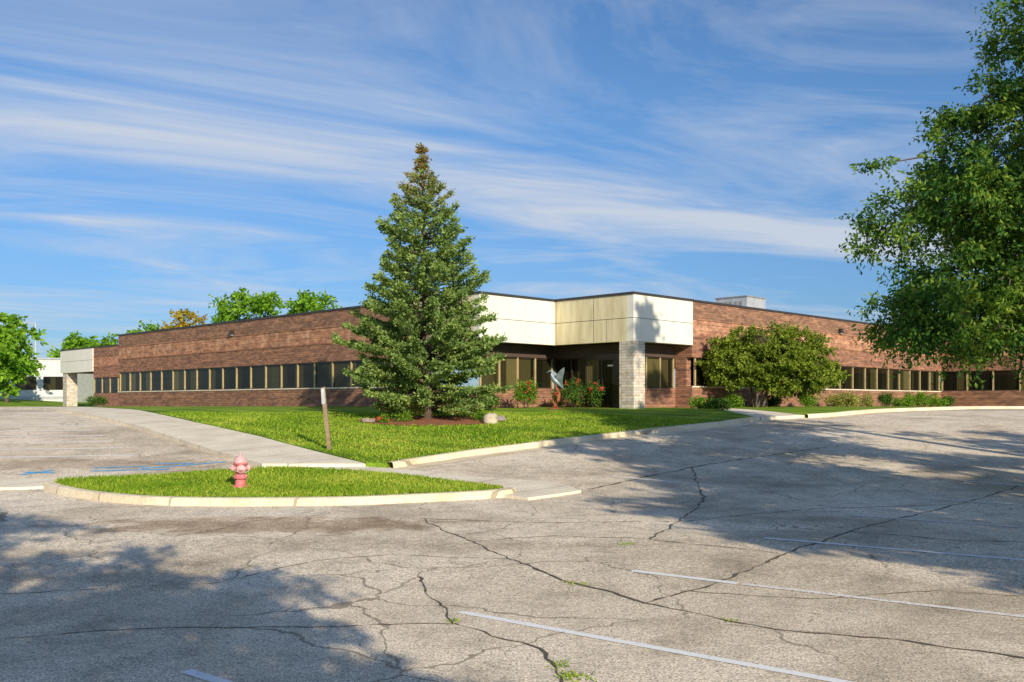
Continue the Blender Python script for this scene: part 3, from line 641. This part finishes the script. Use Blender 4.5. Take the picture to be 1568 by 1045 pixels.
# ---------------------------------------------------------------- bird sculpture
def bird():
    e=empty('heron_sculpture',(1.75,38.9,G(38.9)+.13)); rust=simple('rusted_steel',(.42,.12,.05),(.22,.06,.035),8,.8); st_=simple('brushed_steel_sculpture',(.40,.46,.50),(.20,.26,.30),5,.4,.3)
    b=MB(); b.box(-.28,.28,-.16,.16,-.05,.05)
    b.tube([(-.05,0,.05),(.14,0,.35),(.17,0,.62),(.06,0,.85),(0,0,1.0)],[.09,.07,.06,.045,.03],8); b.tube([(.10,.02,.05),(-.10,.02,.3),(-.02,.02,.62),(.12,.02,.72)],[.05,.05,.035,.015],7)
    b.obj('rusted_base',[rust],e,True)
    s=MB(); s.tube([(.36,0,.78),(.26,0,.92),(.13,0,1.04),(0,0,1.16),(-.10,0,1.28),(-.15,0,1.4),(-.12,0,1.5),(-.16,0,1.56),(-.22,0,1.54),(-.36,0,1.47)],[.01,.05,.10,.12,.09,.04,.028,.035,.03,.004],10)
    for sg in (-1,1):
        vs=[];fs=[]; K=9
        for i in range(K):
            t=i/(K-1); lx=-.02+.10*t-.26*t*t*sg; ly=sg*(.08+.34*t); lz=1.16+.62*t-.1*t*t; ch=.34*(1-t)**.7+.03
            for j in range(4): q=j/3; vs.append((lx+ch*q*(1 if sg>0 else .9),ly+.02*math.sin(q*3),lz-ch*q*.65-(.03 if (i%2 and j==3) else 0)))
        fs=[(i*4+j,i*4+j+1,(i+1)*4+j+1,(i+1)*4+j) for i in range(K-1) for j in range(3)]
        s.add(vs,fs); s.add([(a,b_+.012,c) for a,b_,c in vs],[tuple(reversed(f)) for f in fs])
    s.obj('steel_bird',[st_],e,True)
bird()
# ---------------------------------------------------------------- far white building + pole
fb=empty('white_warehouse',(-57,101,0),math.radians(4))
f=MB(); f.box(-14,10.4,0,12,1.0,6.4,0); f.box(-14.1,10.5,-.1,12,6.4,6.6,1)
for i in range(8): f.box(-13+i*2.9,-10.8+i*2.9,-.05,0,3.2,4.6,2)
f.box(-14,10.4,-.04,0,2.2,2.5,1)
f.obj('walls_and_windows',[simple('white_cladding',(.82,.82,.80)),M['galv'],M['glass']],fb)
lp=MB(); lp.lathe([(.14,1.3),(.11,4),(.08,10.6)],10,0,None,(-52.3,105,0)); lp.box(-53.4,-52.3,104.9,105.1,10.5,10.62); lp.obj('street_lamp',[M['galv']])
# ---------------------------------------------------------------- light, sky, camera
EL=22.5; sx,sy=.40,-.917
D=Vector((sx*math.cos(math.radians(EL)),sy*math.cos(math.radians(EL)),math.sin(math.radians(EL))))
sl=bpy.data.lights.new('sun','SUN'); sl.energy=5.0; sl.angle=math.radians(.5); sl.color=(1,.89,.70)
so=bpy.data.objects.new('sun',sl); so.rotation_euler=D.to_track_quat('Z','Y').to_euler(); so.location=(20,-30,30); link(so)
wd=bpy.data.worlds.new('World'); scene.world=wd; wd.use_nodes=True; nt=wd.node_tree
bg=nt.nodes['Background']; bg.inputs['Strength'].default_value=.125
sk=N(nt,'ShaderNodeTexSky',sky_type='NISHITA'); sk.sun_disc=False; sk.sun_elevation=math.radians(EL); sk.sun_rotation=math.atan2(sx,sy); sk.dust_density=.3; sk.ozone_density=2.3; sk.air_density=1.0
skc=mix(nt,1,sk.outputs[0],(.56,.78,1.0),'MULTIPLY')
tc=N(nt,'ShaderNodeTexCoord'); s=N(nt,'ShaderNodeSeparateXYZ'); nt.links.new(tc.outputs['Generated'],s.inputs[0])
zz=mth(nt,'MAXIMUM',mth(nt,'ADD',s.outputs[2],.03),.02)
hz=N(nt,'ShaderNodeMapRange'); hz.inputs[1].default_value=0; hz.inputs[2].default_value=.28; nt.links.new(s.outputs[2],hz.inputs[0])
skc=mix(nt,1,skc,mix(nt,hz.outputs[0],(.54,.58,.72),(1,1,1)),'MULTIPLY')
cb=N(nt,'ShaderNodeCombineXYZ'); nt.links.new(mth(nt,'DIVIDE',s.outputs[0],zz),cb.inputs[0]); nt.links.new(mth(nt,'DIVIDE',s.outputs[1],zz),cb.inputs[1])
mp=N(nt,'ShaderNodeMapping'); mp.inputs['Rotation'].default_value=(0,0,math.radians(-29)); nt.links.new(cb.outputs[0],mp.inputs[0])
m2=N(nt,'ShaderNodeMapping'); m2.inputs['Scale'].default_value=(.45,.85,1); nt.links.new(mp.outputs[0],m2.inputs[0])
n1=noise(nt,m2.outputs[0],1.0,7,.62,1.4); n2=noise(nt,m2.outputs[0],.45,2,.5,.3)
sr=N(nt,'ShaderNodeSeparateXYZ'); nt.links.new(mp.outputs[0],sr.inputs[0])
q=mth(nt,'DIVIDE',mth(nt,'SUBTRACT',sr.outputs[1],3.45),.42); band=mth(nt,'POWER',2.718,mth(nt,'MULTIPLY',mth(nt,'MULTIPLY',q,q),-1.0))
cov=mth(nt,'ADD',mth(nt,'ADD',mth(nt,'MULTIPLY',n1,1.0),mth(nt,'MULTIPLY',n2,.3)),mth(nt,'MULTIPLY',band,.19))
cf=ramp(nt,cov,[(.58,0),(.72,.3),(.90,.88)])
col=mix(nt,cf,skc,(4.9,5.3,6.0))
nt.links.new(col,bg.inputs['Color'])
cam=bpy.data.cameras.new('camera'); co=bpy.data.objects.new('camera',cam); link(co); co.location=(0,0,EYE); co.rotation_euler=(math.radians(90),0,0)
cam.sensor_width=36; cam.lens=33.63; cam.shift_y=.0596; cam.clip_end=5000; scene.camera=co
scene.view_settings.view_transform='Standard'; scene.view_settings.look='None'; scene.view_settings.exposure=0
